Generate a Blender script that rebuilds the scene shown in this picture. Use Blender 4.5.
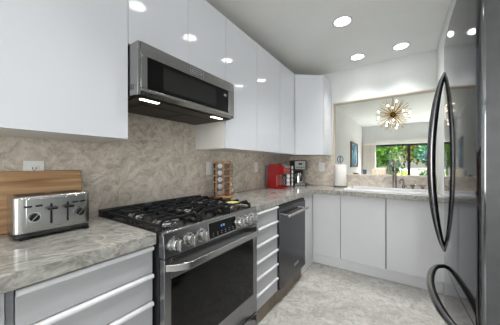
import bpy, bmesh, math, random
from mathutils import Vector, Matrix
random.seed(7)
for o in list(bpy.data.objects): bpy.data.objects.remove(o)
S = bpy.context.scene; COL = S.collection
V = Vector
# ------------------------------------------------------------------ camera, world, sun, exposure
cam_d = bpy.data.cameras.new('camera'); cam = bpy.data.objects.new('camera', cam_d); COL.objects.link(cam)
cam.location = (1.4693, -.5765, 1.2126); cam.rotation_euler = (math.pi/2, 0, .5979)
cam_d.sensor_width = 36; cam_d.lens = 36*224.9/500; cam_d.shift_y = 1.7/500; cam_d.clip_start = .02
S.camera = cam
W = bpy.data.worlds.new('sky'); S.world = W; W.use_nodes = True
nt = W.node_tree; bg = nt.nodes['Background']; sk = nt.nodes.new('ShaderNodeTexSky')
sk.sky_type = 'NISHITA'; sk.sun_elevation = math.radians(48); sk.sun_rotation = math.radians(200); sk.sun_disc = False
nt.links.new(sk.outputs[0], bg.inputs[0]); bg.inputs[1].default_value = .16
sun_d = bpy.data.lights.new('sun', 'SUN'); sun_d.energy = 5.0; sun_d.angle = .01; sun_d.color = (1, .95, .86)
sun = bpy.data.objects.new('sun', sun_d); COL.objects.link(sun)
sun.rotation_euler = V((.35, .6, -.72)).to_track_quat('-Z', 'Y').to_euler(); sun.location = (-4, -4, 9)
def area(name, loc, direction, sx, sy, power, color=(1, 1, 1)):
    d = bpy.data.lights.new(name, 'AREA'); d.shape = 'RECTANGLE'; d.size = sx; d.size_y = sy; d.energy = power; d.color = color
    o = bpy.data.objects.new(name, d); COL.objects.link(o); o.location = loc
    o.rotation_euler = V(direction).to_track_quat('-Z', 'Y').to_euler(); return o
area('fill_light_rear', (1.9, -5.15, 1.5), (0, 1, .5), 3.0, 1.8, 150, (.985, .99, 1))  # added fill light behind the camera, tilted up to brighten the ceiling
area('fill_light_right', (4.44, -2.4, 1.5), (-1, .2, .45), 3.0, 1.6, 18, (.985, .99, 1))  # added fill light on the unseen right side, for doors and ceiling
area('daylight_sliding_window', (2.7, 9.3, 3.4), (0, -1, -.9), 4.2, 1.6, 2100, (.98, .98, 1))
LAMP = 12.0; SPOT = 3.4
S.view_settings.view_transform = 'Standard'; S.view_settings.look = 'None'; S.view_settings.gamma = 1
S.view_settings.use_curve_mapping = False; S.view_settings.exposure = 0.08

# ------------------------------------------------------------------ materials
def srgb(r, g, b):
    f = lambda c: c/12.92 if c <= .04045 else ((c+.055)/1.055)**2.4
    return tuple(f(c/255) for c in (r, g, b))
def mat(name, col, rough=.5, metal=0., spec=.5, coat=0., trans=0., emit=None, estr=0., ior=1.45, alpha=1):
    m = bpy.data.materials.new(name); m.use_nodes = True; b = m.node_tree.nodes['Principled BSDF']
    b.inputs['Base Color'].default_value = (*col, 1); b.inputs['Roughness'].default_value = rough
    b.inputs['Metallic'].default_value = metal; b.inputs['Specular IOR Level'].default_value = spec
    b.inputs['Coat Weight'].default_value = coat; b.inputs['Coat Roughness'].default_value = .03
    b.inputs['Transmission Weight'].default_value = trans; b.inputs['IOR'].default_value = ior
    if emit: b.inputs['Emission Color'].default_value = (*emit, 1); b.inputs['Emission Strength'].default_value = estr
    return m
def N(m, t, **k):
    n = m.node_tree.nodes.new(t)
    for a, v in k.items():
        if a in n.inputs: n.inputs[a].default_value = v
        else: setattr(n, a, v)
    return n
def L(m, a, b): m.node_tree.links.new(a, b)
def coords(m, scale=(1, 1, 1), rot=(0, 0, 0)):
    tc = N(m, 'ShaderNodeTexCoord'); mp = N(m, 'ShaderNodeMapping'); mp.inputs['Scale'].default_value = scale
    mp.inputs['Rotation'].default_value = rot; L(m, tc.outputs['Object'], mp.inputs[0]); return mp.outputs[0]
def ramp(m, fac, stops):
    r = N(m, 'ShaderNodeValToRGB'); e = r.color_ramp.elements
    while len(e) < len(stops): e.new(.5)
    for i, (p, c) in enumerate(stops): e[i].position = p; e[i].color = (*c, 1)
    L(m, fac, r.inputs[0]); return r.outputs[0]
def bsdf(m): return m.node_tree.nodes['Principled BSDF']
def noisy(m, c1, c2, scale=(8, 8, 8), rot=(0, 0, 0), lo=.35, hi=.65, detail=4, bump=0., rough=None):
    n = N(m, 'ShaderNodeTexNoise', Scale=1.0, Detail=detail); L(m, coords(m, scale, rot), n.inputs['Vector'])
    L(m, ramp(m, n.outputs['Fac'], [(lo, c1), (hi, c2)]), bsdf(m).inputs['Base Color'])
    if bump:
        b = N(m, 'ShaderNodeBump', Strength=bump, Distance=.002); L(m, n.outputs['Fac'], b.inputs['Height']); L(m, b.outputs[0], bsdf(m).inputs['Normal'])
    if rough:
        r = N(m, 'ShaderNodeMapRange'); r.inputs['To Min'].default_value, r.inputs['To Max'].default_value = rough
        L(m, n.outputs['Fac'], r.inputs[0]); L(m, r.outputs[0], bsdf(m).inputs['Roughness'])
    return m
def stone(name, dark, mid, light, rough, rot, stretch=(2.2, 2.2, 9), veinc=None, grain=24):
    m = mat(name, mid, rough); b = bsdf(m)
    co = coords(m, (1, 1, 1), rot)
    w = N(m, 'ShaderNodeTexNoise', Scale=3.2, Detail=5); L(m, co, w.inputs['Vector'])
    mul = N(m, 'ShaderNodeVectorMath', operation='MULTIPLY_ADD'); mul.inputs[1].default_value = (.34, .34, .34)
    L(m, w.outputs['Color'], mul.inputs[0]); L(m, co, mul.inputs[2])
    mp = N(m, 'ShaderNodeMapping'); mp.inputs['Scale'].default_value = stretch; L(m, mul.outputs[0], mp.inputs[0])
    n1 = N(m, 'ShaderNodeTexNoise', Scale=1.6, Detail=9, Roughness=.62); L(m, mp.outputs[0], n1.inputs['Vector'])
    base = ramp(m, n1.outputs['Fac'], [(.30, dark), (.47, mid), (.66, light)])
    n2 = N(m, 'ShaderNodeTexNoise', Scale=2.6, Detail=4); L(m, mp.outputs[0], n2.inputs['Vector'])
    vein = ramp(m, n2.outputs['Fac'], [(.47, (0, 0, 0)), (.50, (.7, .7, .7)), (.53, (0, 0, 0))])
    n3 = N(m, 'ShaderNodeTexNoise', Scale=2.0, Detail=2); L(m, co, n3.inputs['Vector'])
    msk = ramp(m, n3.outputs['Fac'], [(.42, (0, 0, 0)), (.62, (1, 1, 1))])
    mm = N(m, 'ShaderNodeMath', operation='MULTIPLY'); L(m, vein, mm.inputs[0]); L(m, msk, mm.inputs[1])
    n4 = N(m, 'ShaderNodeTexNoise', Scale=grain, Detail=7, Roughness=.7, Distortion=.8); L(m, mul.outputs[0], n4.inputs['Vector'])
    gr = ramp(m, n4.outputs['Fac'], [(.34, (.70, .68, .66)), (.5, (.98, .98, .98)), (.64, (1.14, 1.14, 1.14))])
    mg = N(m, 'ShaderNodeMix', data_type='RGBA', blend_type='MULTIPLY'); mg.inputs[0].default_value = 1.0; L(m, base, mg.inputs[6]); L(m, gr, mg.inputs[7]); base = mg.outputs[2]
    n5 = N(m, 'ShaderNodeTexNoise', Scale=grain*.28, Detail=6, Distortion=1.0); L(m, mul.outputs[0], n5.inputs['Vector'])
    v2 = ramp(m, n5.outputs['Fac'], [(.475, (0, 0, 0)), (.5, (.55, .55, .55)), (.525, (0, 0, 0))])
    mad = N(m, 'ShaderNodeMath', operation='MAXIMUM'); L(m, mm.outputs[0], mad.inputs[0]); L(m, v2, mad.inputs[1]); mm = mad
    mx = N(m, 'ShaderNodeMix', data_type='RGBA'); L(m, mm.outputs[0], mx.inputs[0]); L(m, base, mx.inputs[6]); mx.inputs[7].default_value = (*(veinc or light), 1)
    L(m, mx.outputs[2], b.inputs['Base Color']); return m
M = {}
M['splash'] = stone('taupe_quartzite', srgb(186, 174, 160), srgb(213, 201, 187), srgb(230, 220, 208), .32, (math.radians(-32), 0, 0), stretch=(6, 6, 17), veinc=srgb(240, 232, 222))
M['counter'] = stone('polished_quartzite', srgb(122, 119, 112), srgb(150, 148, 142), srgb(175, 174, 169), .12, (0, 0, math.radians(28)), stretch=(30, 7, 16), veinc=srgb(202, 199, 190))
M['floor'] = stone('marble_floor', srgb(162, 159, 152), srgb(181, 179, 173), srgb(191, 189, 184), .18, (0, 0, math.radians(50)), stretch=(3, 1.6, 2), veinc=srgb(158, 153, 144))
M['wall'] = noisy(mat('white_paint', srgb(218, 221, 219), .6), srgb(216, 219, 217), srgb(221, 224, 222), (3, 3, 3))
M['ceiling'] = noisy(mat('ceiling_paint', srgb(238, 239, 237), .7), srgb(236, 237, 235), srgb(240, 241, 239), (2, 2, 2))
M['gloss'] = mat('glossy_white_door', srgb(216, 219, 225), .045, spec=.55)
M['gloss_low'] = mat('glossy_white_base_door', srgb(202, 202, 204), .09)
M['satin'] = noisy(mat('satin_grey_drawer', srgb(176, 177, 179), .3), srgb(174, 175, 177), srgb(178, 179, 181), (4, 1, 40))
M['lip'] = mat('white_lacquer_handle', srgb(222, 223, 225), .25)
M['carcass'] = mat('white_laminate', srgb(225, 224, 218), .4)
M['kick'] = mat('grey_white_plinth', srgb(228, 228, 229), .3)
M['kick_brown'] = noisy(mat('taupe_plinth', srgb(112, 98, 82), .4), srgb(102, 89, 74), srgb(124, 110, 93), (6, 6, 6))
M['filler'] = mat('grey_filler', srgb(125, 127, 131), .4)
def steel(name, c, rough, scale):
    m = mat(name, c, rough, 1.0); bsdf(m).inputs['Anisotropic'].default_value = .4
    return noisy(m, tuple(x*.985 for x in c), c, tuple(min(q, 60) for q in scale), detail=1)
M['steel'] = steel('brushed_steel', srgb(184, 183, 181), .26, (3, 3, 260))
M['mw_steel'] = steel('dark_brushed_steel_hood', srgb(160, 159, 158), .2, (3, 3, 60))
M['steel_bright'] = mat('polished_steel', srgb(215, 215, 215), .2, 1.0)
M['range_steel'] = steel('dark_brushed_steel', srgb(138, 138, 140), .27, (3, 3, 220))
M['dw_steel'] = steel('graphite_steel', srgb(86, 87, 90), .24, (160, 160, 2))
M['fridge'] = mat('slate_mirror_steel', srgb(100, 101, 103), .07, 1.0); bsdf(M['fridge']).inputs['Specular Tint'].default_value = (.68, .68, .69, 1)
M['fridge_side'] = noisy(mat('grey_fridge_side', srgb(64, 65, 66), .4, .2), srgb(61, 62, 63), srgb(67, 68, 69), (30, 30, 30))
M['handle_dark'] = mat('dark_satin_steel', srgb(118, 118, 120), .22, 1.0)
M['chrome'] = mat('chrome', srgb(225, 226, 228), .08, 1.0)
M['nickel'] = mat('brushed_nickel', srgb(150, 146, 140), .25, 1.0)
M['black'] = mat('black_plastic', srgb(22, 22, 23), .35)
M['black_gloss'] = mat('black_glass', srgb(8, 8, 9), .05, spec=.3)
M['mw_glass'] = mat('microwave_dark_glass', srgb(30, 29, 29), .06)
M['iron'] = noisy(mat('cast_iron', srgb(20, 21, 23), .42, spec=.35), srgb(17, 18, 20), srgb(26, 27, 30), (60, 60, 60))
M['cooktop'] = mat('dark_steel_cooktop', srgb(62, 63, 66), .2, .85)
M['filter'] = noisy(mat('dark_filter_mesh', srgb(60, 57, 53), .5, .6), srgb(46, 44, 41), srgb(70, 66, 61), (200, 200, 200))
M['plate'] = mat('white_outlet_plastic', srgb(246, 246, 244), .35)
M['slot'] = mat('dark_slot', srgb(40, 40, 40), .5)
M['red'] = mat('glossy_red_plastic', srgb(158, 5, 16), .16, coat=.5)
M['tank'] = mat('smoky_water_tank', srgb(150, 150, 148), .08, trans=.5)
M['porcelain'] = mat('white_porcelain', srgb(240, 241, 243), .12)
M['paper'] = noisy(mat('paper_towel', srgb(240, 239, 234), .9), srgb(236, 235, 230), srgb(243, 242, 238), (120, 120, 120), bump=.2)
M['bronze'] = mat('bronze_base', srgb(120, 112, 92), .35, .8)
M['brass'] = mat('brass', srgb(205, 170, 100), .22, 1.0)
M['bulb'] = mat('lit_bulb', (1, .9, .75), .4, emit=(1, .85, .62), estr=14)
M['lens'] = mat('lit_downlight', (1, 1, 1), .4, emit=(1, .985, .955), estr=LAMP)
M['mwlamp'] = mat('lit_hood_lamp', (1, .9, .7), .4, emit=(1, .88, .68), estr=7)
M['digits'] = mat('lit_blue_digits', (.2, .4, .9), .4, emit=(.35, .6, 1), estr=.4)
M['icons'] = mat('dim_white_icons', srgb(120, 122, 128), .4)
M['lid_silver'] = mat('silver_lid', srgb(150, 152, 154), .32, .9)
M['lid_brown'] = mat('brown_lid', srgb(88, 62, 42), .35)
M['lid_dark'] = mat('dark_lid', srgb(52, 46, 42), .25)
M['spice_glass'] = mat('dark_spice_jar', srgb(62, 44, 32), .1)
M['spice_amber'] = mat('tan_spice_jar', srgb(150, 112, 74), .15)
M['pod_w'] = mat('white_pod_lid', srgb(225, 226, 226), .3)
M['pod_b'] = mat('black_pod_cup', srgb(38, 40, 42), .3)
M['winframe'] = mat('black_window_frame', srgb(22, 23, 26), .4)
M['cream'] = mat('cream_wax', srgb(248, 232, 205), .5, emit=None)
M['tumbler'] = mat('blue_grey_glass', srgb(150, 170, 190), .05, trans=.6)
M['dish'] = mat('brown_dish', srgb(120, 92, 70), .4)
M['living'] = noisy(mat('blush_paint', srgb(226, 226, 226), .7), srgb(224, 224, 224), srgb(229, 229, 229), (2, 2, 2))
M['curtain'] = mat('beige_curtain', srgb(244, 237, 229), .8)
M['valance'] = mat('white_valance', srgb(236, 232, 228), .6)
M['frame_wood'] = noisy(mat('walnut_frame', srgb(120, 84, 58), .4), srgb(104, 72, 48), srgb(132, 94, 66), (30, 4, 4))
m = mat('oak_board', srgb(190, 150, 108), .45); M['oak'] = m
co = coords(m, (26, 1.6, 30)); n = N(m, 'ShaderNodeTexNoise', Scale=1.3, Detail=6, Distortion=.6); L(m, co, n.inputs['Vector'])
L(m, ramp(m, n.outputs['Fac'], [(.3, srgb(152, 112, 76)), (.5, srgb(194, 154, 113)), (.72, srgb(220, 186, 148))]), bsdf(m).inputs['Base Color'])
m = mat('honey_wood', srgb(196, 146, 92), .4); M['honey'] = noisy(m, srgb(150, 104, 62), srgb(184, 136, 88), (30, 30, 4))
m = mat('blue_abstract_print', srgb(90, 150, 190), .4); M['print'] = m
n = N(m, 'ShaderNodeTexNoise', Scale=3.0, Detail=3, Distortion=1.2); L(m, coords(m, (1, 1, 1)), n.inputs['Vector'])
L(m, ramp(m, n.outputs['Fac'], [(.38, srgb(20, 62, 110)), (.47, srgb(40, 118, 175)), (.54, srgb(120, 190, 215)), (.62, srgb(235, 240, 240))]), bsdf(m).inputs['Base Color'])
M['patio'] = mat('patio_concrete', srgb(170, 164, 155), .8)
M['lowwall'] = noisy(mat('stucco', srgb(196, 190, 180), .8), srgb(186, 178, 168), srgb(206, 200, 192), (4, 4, 4))
M['cap'] = mat('white_wall_cap', srgb(178, 176, 172), .7)
M['bark'] = noisy(mat('bark', srgb(70, 54, 42), .9), srgb(52, 40, 31), srgb(88, 68, 52), (12, 12, 3))
def leaf(name, a, b, c):
    m = mat(name, a, .5); n = N(m, 'ShaderNodeTexNoise', Scale=2.2, Detail=3); L(m, coords(m), n.inputs['Vector'])
    L(m, ramp(m, n.outputs['Fac'], [(.35, a), (.52, b), (.66, c)]), bsdf(m).inputs['Base Color']); return m
M['leaf_green'] = leaf('green_leaves', srgb(40, 100, 34), srgb(104, 166, 58), srgb(186, 206, 96))
M['leaf_orange'] = leaf('autumn_leaves', srgb(66, 124, 44), srgb(150, 176, 70), srgb(226, 140, 84))
M['leaf_blue'] = leaf('blue_green_leaves', srgb(34, 100, 70), srgb(90, 158, 96), srgb(150, 190, 200))
M['leaf_dark'] = leaf('dark_leaves', srgb(26, 48, 28), srgb(50, 82, 44), srgb(86, 116, 60))
def glass(name, tint, fac):
    m = bpy.data.materials.new(name); m.use_nodes = True; t = m.node_tree; t.nodes.clear()
    o = t.nodes.new('ShaderNodeOutputMaterial'); mx = t.nodes.new('ShaderNodeMixShader'); tr = t.nodes.new('ShaderNodeBsdfTransparent'); gl = t.nodes.new('ShaderNodeBsdfGlossy')
    tr.inputs[0].default_value = (*tint, 1); gl.inputs['Roughness'].default_value = .02; mx.inputs[0].default_value = fac
    t.links.new(tr.outputs[0], mx.inputs[1]); t.links.new(gl.outputs[0], mx.inputs[2]); t.links.new(mx.outputs[0], o.inputs[0]); return m
M['pane'] = glass('window_glass', (.95, .98, .97), .006)

# ------------------------------------------------------------------ mesh helpers
ORIG = {}
class MB:
    def __init__(s): s.bm = bmesh.new()
    def box(s, x0, x1, y0, y1, z0, z1, rz=0, c=None):
        vs = [V((x, y, z)) for x in (x0, x1) for y in (y0, y1) for z in (z0, z1)]
        if rz:
            c = V(c) if c else V(((x0+x1)/2, (y0+y1)/2, 0)); R = Matrix.Rotation(rz, 3, 'Z'); vs = [c+R@(v-c) for v in vs]
        b = [s.bm.verts.new(v) for v in vs]
        for f in ((0, 1, 3, 2), (4, 6, 7, 5), (0, 4, 5, 1), (2, 3, 7, 6), (0, 2, 6, 4), (1, 5, 7, 3)): s.bm.faces.new([b[i] for i in f])
        return s
    def prism(s, poly, z0, z1):
        a = [s.bm.verts.new((x, y, z0)) for x, y in poly]; b = [s.bm.verts.new((x, y, z1)) for x, y in poly]; n = len(poly)
        s.bm.faces.new(a[::-1]); s.bm.faces.new(b)
        for i in range(n): s.bm.faces.new((a[i], a[(i+1) % n], b[(i+1) % n], b[i]))
        return s
    def prism_y(s, poly, y0, y1):      # poly in x,z
        a = [s.bm.verts.new((x, y0, z)) for x, z in poly]; b = [s.bm.verts.new((x, y1, z)) for x, z in poly]; n = len(poly)
        s.bm.faces.new(a); s.bm.faces.new(b[::-1])
        for i in range(n): s.bm.faces.new((a[(i+1) % n], a[i], b[i], b[(i+1) % n]))
        return s
    def tube(s, pts, r, seg=12, caps=True, flat=None):
        pts = [V(p) for p in pts]; rings = []; up = None
        for i, p in enumerate(pts):
            t = ((pts[min(i+1, len(pts)-1)]-p).normalized()+(p-pts[max(i-1, 0)]).normalized()).normalized()
            if up is None:
                up = V((0, 0, 1)) if abs(t.z) < .9 else V((1, 0, 0))
            a = t.cross(up).normalized(); b = a.cross(t).normalized(); up = b
            rr = r[i] if isinstance(r, (list, tuple)) else r
            fa, fb = flat or (1, 1)
            rings.append([s.bm.verts.new(p+rr*(fa*math.cos(k*2*math.pi/seg)*a+fb*math.sin(k*2*math.pi/seg)*b)) for k in range(seg)])
        for q, w in zip(rings, rings[1:]):
            for k in range(seg): s.bm.faces.new((q[k], q[(k+1) % seg], w[(k+1) % seg], w[k]))
        if caps: s.bm.faces.new(rings[0][::-1]); s.bm.faces.new(rings[-1])
        return s
    def cyl(s, p0, p1, r, seg=20, r2=None): return s.tube([p0, p1], [r, r if r2 is None else r2], seg)
    def lathe(s, cx, cy, prof, seg=28, sx=1, sy=1, caps=True):
        rings = []
        for r, z in prof:
            if r < 1e-6: rings.append([s.bm.verts.new((cx, cy, z))])
            else: rings.append([s.bm.verts.new((cx+sx*r*math.cos(k*2*math.pi/seg), cy+sy*r*math.sin(k*2*math.pi/seg), z)) for k in range(seg)])
        for q, w in zip(rings, rings[1:]):
            for k in range(seg):
                k2 = (k+1) % seg
                if len(q) == 1 and len(w) == 1: continue
                if len(q) == 1: s.bm.faces.new((q[0], w[k2], w[k]))
                elif len(w) == 1: s.bm.faces.new((q[k], q[k2], w[0]))
                else: s.bm.faces.new((q[k], q[k2], w[k2], w[k]))
        if caps and len(rings[0]) > 1: s.bm.faces.new(rings[0][::-1])
        if caps and len(rings[-1]) > 1: s.bm.faces.new(rings[-1])
        return s
    def sphere(s, c, r, seg=20): 
        bmesh.ops.create_uvsphere(s.bm, u_segments=seg, v_segments=seg//2, radius=r, matrix=Matrix.Translation(V(c))); return s
    def quad(s, *p): s.bm.faces.new([s.bm.verts.new(V(q)) for q in p]); return s
    def build(s, name, material, parent=None, bevel=0, at=None):
        org = V(ORIG.get(parent.name, (0, 0, 0))) if parent else V(at or (0, 0, 0))
        bmesh.ops.recalc_face_normals(s.bm, faces=s.bm.faces)
        if org.length: bmesh.ops.translate(s.bm, verts=s.bm.verts, vec=-org)
        me = bpy.data.meshes.new(name); s.bm.to_mesh(me); s.bm.free()
        me.shade_smooth(); me.set_sharp_from_angle(angle=math.radians(38))
        o = bpy.data.objects.new(name, me); COL.objects.link(o); me.materials.append(material)
        ORIG[o.name] = org
        if parent: o.parent = parent
        else: o.location = org
        if bevel:
            b = o.modifiers.new('bevel', 'BEVEL'); b.width = bevel; b.segments = 2; b.limit_method = 'ANGLE'; b.angle_limit = math.radians(40)
        return o
def tag(o, label, cat, group=None):
    o['label'] = label; o['category'] = cat
    if group: o['group'] = group
    return o
def thing(name, loc, label, cat, group=None):
    o = bpy.data.objects.new(name, None); COL.objects.link(o); o.location = loc; o.empty_display_size = .05
    ORIG[o.name] = V(loc); return tag(o, label, cat, group)
def struct(name, mb, m, bevel=0):
    o = mb.build(name, m, None, bevel); o['kind'] = 'structure'; return o
def dup(root, loc, rot=None, label=None, swap=None):
    r = root.copy(); COL.objects.link(r); r.location = loc
    if rot is not None: r.rotation_euler = rot
    if label: r['label'] = label
    for ch in list(root.children):
        c = ch.copy(); COL.objects.link(c); c.parent = r
        for g in list(ch.children):
            d = g.copy(); COL.objects.link(d); d.parent = c
        if swap and ch.name.split('.')[0] in swap:
            c.data = c.data.copy(); c.data.materials[0] = swap[ch.name.split('.')[0]]
    return r

# ------------------------------------------------------------------ the setting
ZC = 2.49; YB = 2.66; XR = 1.78
struct('floor', MB().box(-.1, 5.1, -5.35, 8.2, -.1, 0), M['floor'])
struct('ceiling', MB().box(-.1, 5.1, -5.35, 8.2, ZC, ZC+.1), M['ceiling'])
struct('wall_left', MB().box(-.1, 0, -5.35, YB, 0, ZC), M['wall'])
wb = MB().box(-.1, .659, YB, YB+.12, 0, ZC).box(.659, XR, YB, YB+.12, 2.063, ZC).box(.659, XR, YB, YB+.12, 0, 1.055).box(XR, 5, YB, YB+.12, 0, ZC)
struct('wall_back', wb, M['wall'])
struct('shade_lining_1', MB().box(.6595, XR, YB-.002, YB+.122, 2.049, 2.0625).box(.6595, .669, YB-.002, YB+.122, 1.0785, 2.049), mat('beige_shade_lining', srgb(206, 196, 182), .6))  # added lining, its darker beige paints in the shade of underside and jamb
wr = MB().box(XR, XR+.12, .985, YB, 0, ZC).box(XR, 2.46, .26, .985, 1.87, ZC).box(2.46, 2.58, .26, .985, 0, ZC).box(XR+.12, 2.58, .985, 1.08, 0, ZC).box(2.58, 4.62, .14, .26, 0, ZC)
wr.box(4.5, 4.62, -5.2, -4.0, 0, ZC).box(4.5, 4.62, -.8, .14, 0, ZC).box(4.5, 4.62, -4.0, -.8, 0, .65).box(4.5, 4.62, -4.0, -.8, 2.35, ZC)
struct('wall_right', wr, M['wall'])
struct('wall_rear', MB().box(0, .35, -5.32, -5.2, 0, ZC).box(3.45, 4.62, -5.32, -5.2, 0, ZC).box(.35, 3.45, -5.32, -5.2, 0, .55).box(.35, 3.45, -5.32, -5.2, 2.42, ZC), M['wall'])
w2 = MB()
for z in (.55, 2.37): w2.box(.35, 3.45, -5.3, -5.22, z, z+.05)
for x in (.35, 1.875, 3.4): w2.box(x, x+.05, -5.3, -5.22, .6, 2.37)
struct('added_window_2', w2, M['lip'])  # unseen window, added to go with the rear fill light
w3 = MB()
for z in (.65, 2.3): w3.box(4.54, 4.6, -4.0, -.8, z, z+.05)
for y in (-4.0, -2.425, -.85): w3.box(4.54, 4.6, y, y+.05, .7, 2.3)
struct('added_window_3', w3, M['lip'])  # unseen window, made up to carry the right-hand fill light
struct('wall_living_left', MB().box(.17, .29, YB+.12, 8.05, 0, ZC), M['living'])
struct('wall_living_right', MB().box(5, 5.1, YB+.12, 8.2, 0, ZC), M['living'])
struct('wall_living_back', MB().box(.17, .6, 8.05, 8.2, 0, ZC).box(.6, 4.7, 8.05, 8.2, 1.86, ZC).box(4.7, 5, 8.05, 8.2, 0, ZC), M['living'])
wf = MB().box(.6, 4.7, 8.08, 8.16, 1.80, 1.86).box(.6, 4.7, 8.08, 8.16, 0, .06).box(.6, .66, 8.08, 8.16, .06, 1.80).box(4.64, 4.7, 8.08, 8.16, .06, 1.80)
for x in (1.58, 2.72, 3.7): wf.box(x, x+.075, 8.08, 8.16, .06, 1.80)
w1 = struct('window_1', wf, M['winframe'])
for x0, x1 in ((.66, 1.58), (1.655, 2.72), (2.795, 3.7), (3.775, 4.64)): MB().box(x0, x1, 8.115, 8.121, .06, 1.80).build('pane', M['pane'], w1)
struct('ground', MB().box(-14, 20, 8.2, 40, -.15, -.02), M['patio'])
# outside: garden wall, trees, shrubs, patio chair
gw = thing('garden_wall', (2, 11.4, -.02), 'low stucco garden wall with a white cap outside the sliding window', 'wall')
MB().box(-4, 9, 11.4, 11.6, -.02, .99).build('wall_body', M['lowwall'], gw); MB().box(-4, 9, 11.36, 11.64, .99, 1.055).build('wall_cap', M['cap'], gw)
def leaves(mb, c, r, n, size, rz=1.0):
    for _ in range(n):
        while True:
            d = V((random.uniform(-1, 1), random.uniform(-1, 1), random.uniform(-1, 1)))
            if .25 < d.length < 1: break
        p = V(c)+V((d.x*r, d.y*r, d.z*r*rz)); a = V((random.gauss(0, 1), random.gauss(0, 1), random.gauss(0, 1))).normalized(); b = a.orthogonal().normalized()
        b = Matrix.Rotation(random.uniform(0, 6.28), 3, a)@b; e = a.cross(b); k = size*random.uniform(.7, 1.3)
        mb.quad(p-b*k, p+e*k*.5+a*k*.1, p+b*k, p-e*k*.5+a*k*.1)
def tree(name, x, y, h, r, m, label, n=2000, size=.1):
    t = thing(name, (x, y, -.02), label, 'tree', None)
    MB().tube([(x, y, -.02), (x+.05, y, h*.3), (x-.03, y+.04, h*.75)], [.09, .07, .04], 10).tube([(x+.04, y, h*.3), (x+r*.5, y-.1, h*.6)], [.05, .02], 8).tube([(x+.04, y, h*.32), (x-r*.5, y+.1, h*.62)], [.05, .02], 8).build('trunk', M['bark'], t)
    mb = MB()
    for _ in range(9):
        leaves(mb, (x+random.uniform(-.6, .6)*r, y+random.uniform(-.5, .5)*r, h*random.uniform(.42, .85)), r*.62, n//9, size, .8)
    mb.build('foliage', m, t); return t
tree('garden_tree', .1, 13.4, 3.3, 1.25, M['leaf_green'], 'bright green leafy tree at left behind the garden wall', 3200)
tree('autumn_tree', 1.75, 17.6, 4.3, 2.0, M['leaf_orange'], 'tree with orange-tinged leaves in the middle of the sliding window view', 3800, .13)
tree('garden_tree', 3.0, 13.4, 3.1, 1.1, M['leaf_blue'], 'blue-green tree seen through the right-hand window pane', 3000)
tree('garden_tree', -3.2, 17.5, 4.2, 1.6, M['leaf_dark'], 'dark green tree at the far left beyond the garden wall', 2600, .13)
tree('garden_tree', 6.8, 17.0, 4.2, 1.9, M['leaf_green'], 'wide green tree at the far right beyond the garden wall', 2600, .13)
tree('garden_tree', 1.5, 24.0, 6.0, 2.9, M['leaf_dark'], 'tall dark tree standing behind the orange-tinged tree', 4200, .2)
tree('garden_tree', 8.9, 24.0, 6.0, 2.9, M['leaf_dark'], 'tall dark tree furthest to the right behind the wide green tree', 3000, .2)
def shrub(x, y, r, h, m, label, n=700):
    t = thing('shrub', (x, y, -.02), label, 'shrub')
    MB().tube([(x, y, -.02), (x, y, h*.6)], [.03, .015], 8).build('stem', M['bark'], t)
    mb = MB(); leaves(mb, (x, y, h*.55), r, n, .07, h*.45/r); mb.build('foliage', m, t)
shrub(1.18, 10.98, .34, 1.45, M['leaf_dark'], 'dark shrub in front of the garden wall behind the sink tap')
shrub(1.5, 10.2, .3, .95, M['leaf_orange'], 'rusty brown shrub left of the black window mullion')
shrub(2.25, 10.7, .34, .95, M['leaf_dark'], 'dark low shrub seen through the right-hand window pane')
shrub(.8, 10.0, .28, .8, M['leaf_green'], 'light green low shrub at the left end of the window')
pc = thing('patio_chair', (1.62, 9.3, -.02), 'white curved patio chair outside the sliding window', 'chair')
MB().box(1.4, 1.84, 9.1, 9.5, .40, .44).build('seat', M['cap'], pc, .01)
MB().tube([(1.36+.52*i/10, 9.52-.06*math.sin(i/10*math.pi), 1.02-.05*math.sin(i/10*math.pi)) for i in range(11)], .025, 10).build('backrest', M['cap'], pc)
for sx, sy in ((1.42, 9.12), (1.82, 9.12)): MB().cyl((sx, sy, -.02), (sx, sy, .42), .018).build('leg', M['cap'], pc)
for sx in (1.38, 1.86): MB().cyl((sx, 9.5, -.02), (sx, 9.5, 1.02), .018).build('leg', M['cap'], pc)

# living room things
cu = thing('curtain', (.5, 7.98, 0), 'beige curtain hanging left of the sliding window', 'curtain')
mb = MB(); prof = []
for i in range(61): prof.append((.31+.405*i/60, 7.98+.025*math.sin(i*1.05)))
mb.prism(prof+[(x, y+.006) for x, y in prof[::-1]], .03, 1.86); mb.build('fabric', M['curtain'], cu)
MB().box(.3, .72, 7.95, 8.04, 1.86, 1.91).build('curtain_rail', M['curtain'], cu)
tag(MB().box(.73, 4.7, 7.96, 8.048, 1.862, 1.98).build('valance', M['valance'], None, .005, (2.7, 8.0, 1.862)), 'white valance box above the black sliding window', 'valance')
pf = thing('picture_frame', (.292, 6.45, 1.12), 'walnut framed blue and white abstract picture on the living room wall', 'picture')
y0, y1, z0, z1 = 5.95, 7.0, 1.13, 1.83
MB().box(.292, .325, y0, y1, z0, z0+.05).box(.292, .325, y0, y1, z1-.05, z1).box(.292, .325, y0, y0+.08, z0+.05, z1-.05).box(.292, .325, y1-.08, y1, z0+.05, z1-.05).build('frame', M['frame_wood'], pf)
MB().box(.292, .305, y0+.08, y1-.08, z0+.05, z1-.05).build('print', M['print'], pf)
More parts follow.
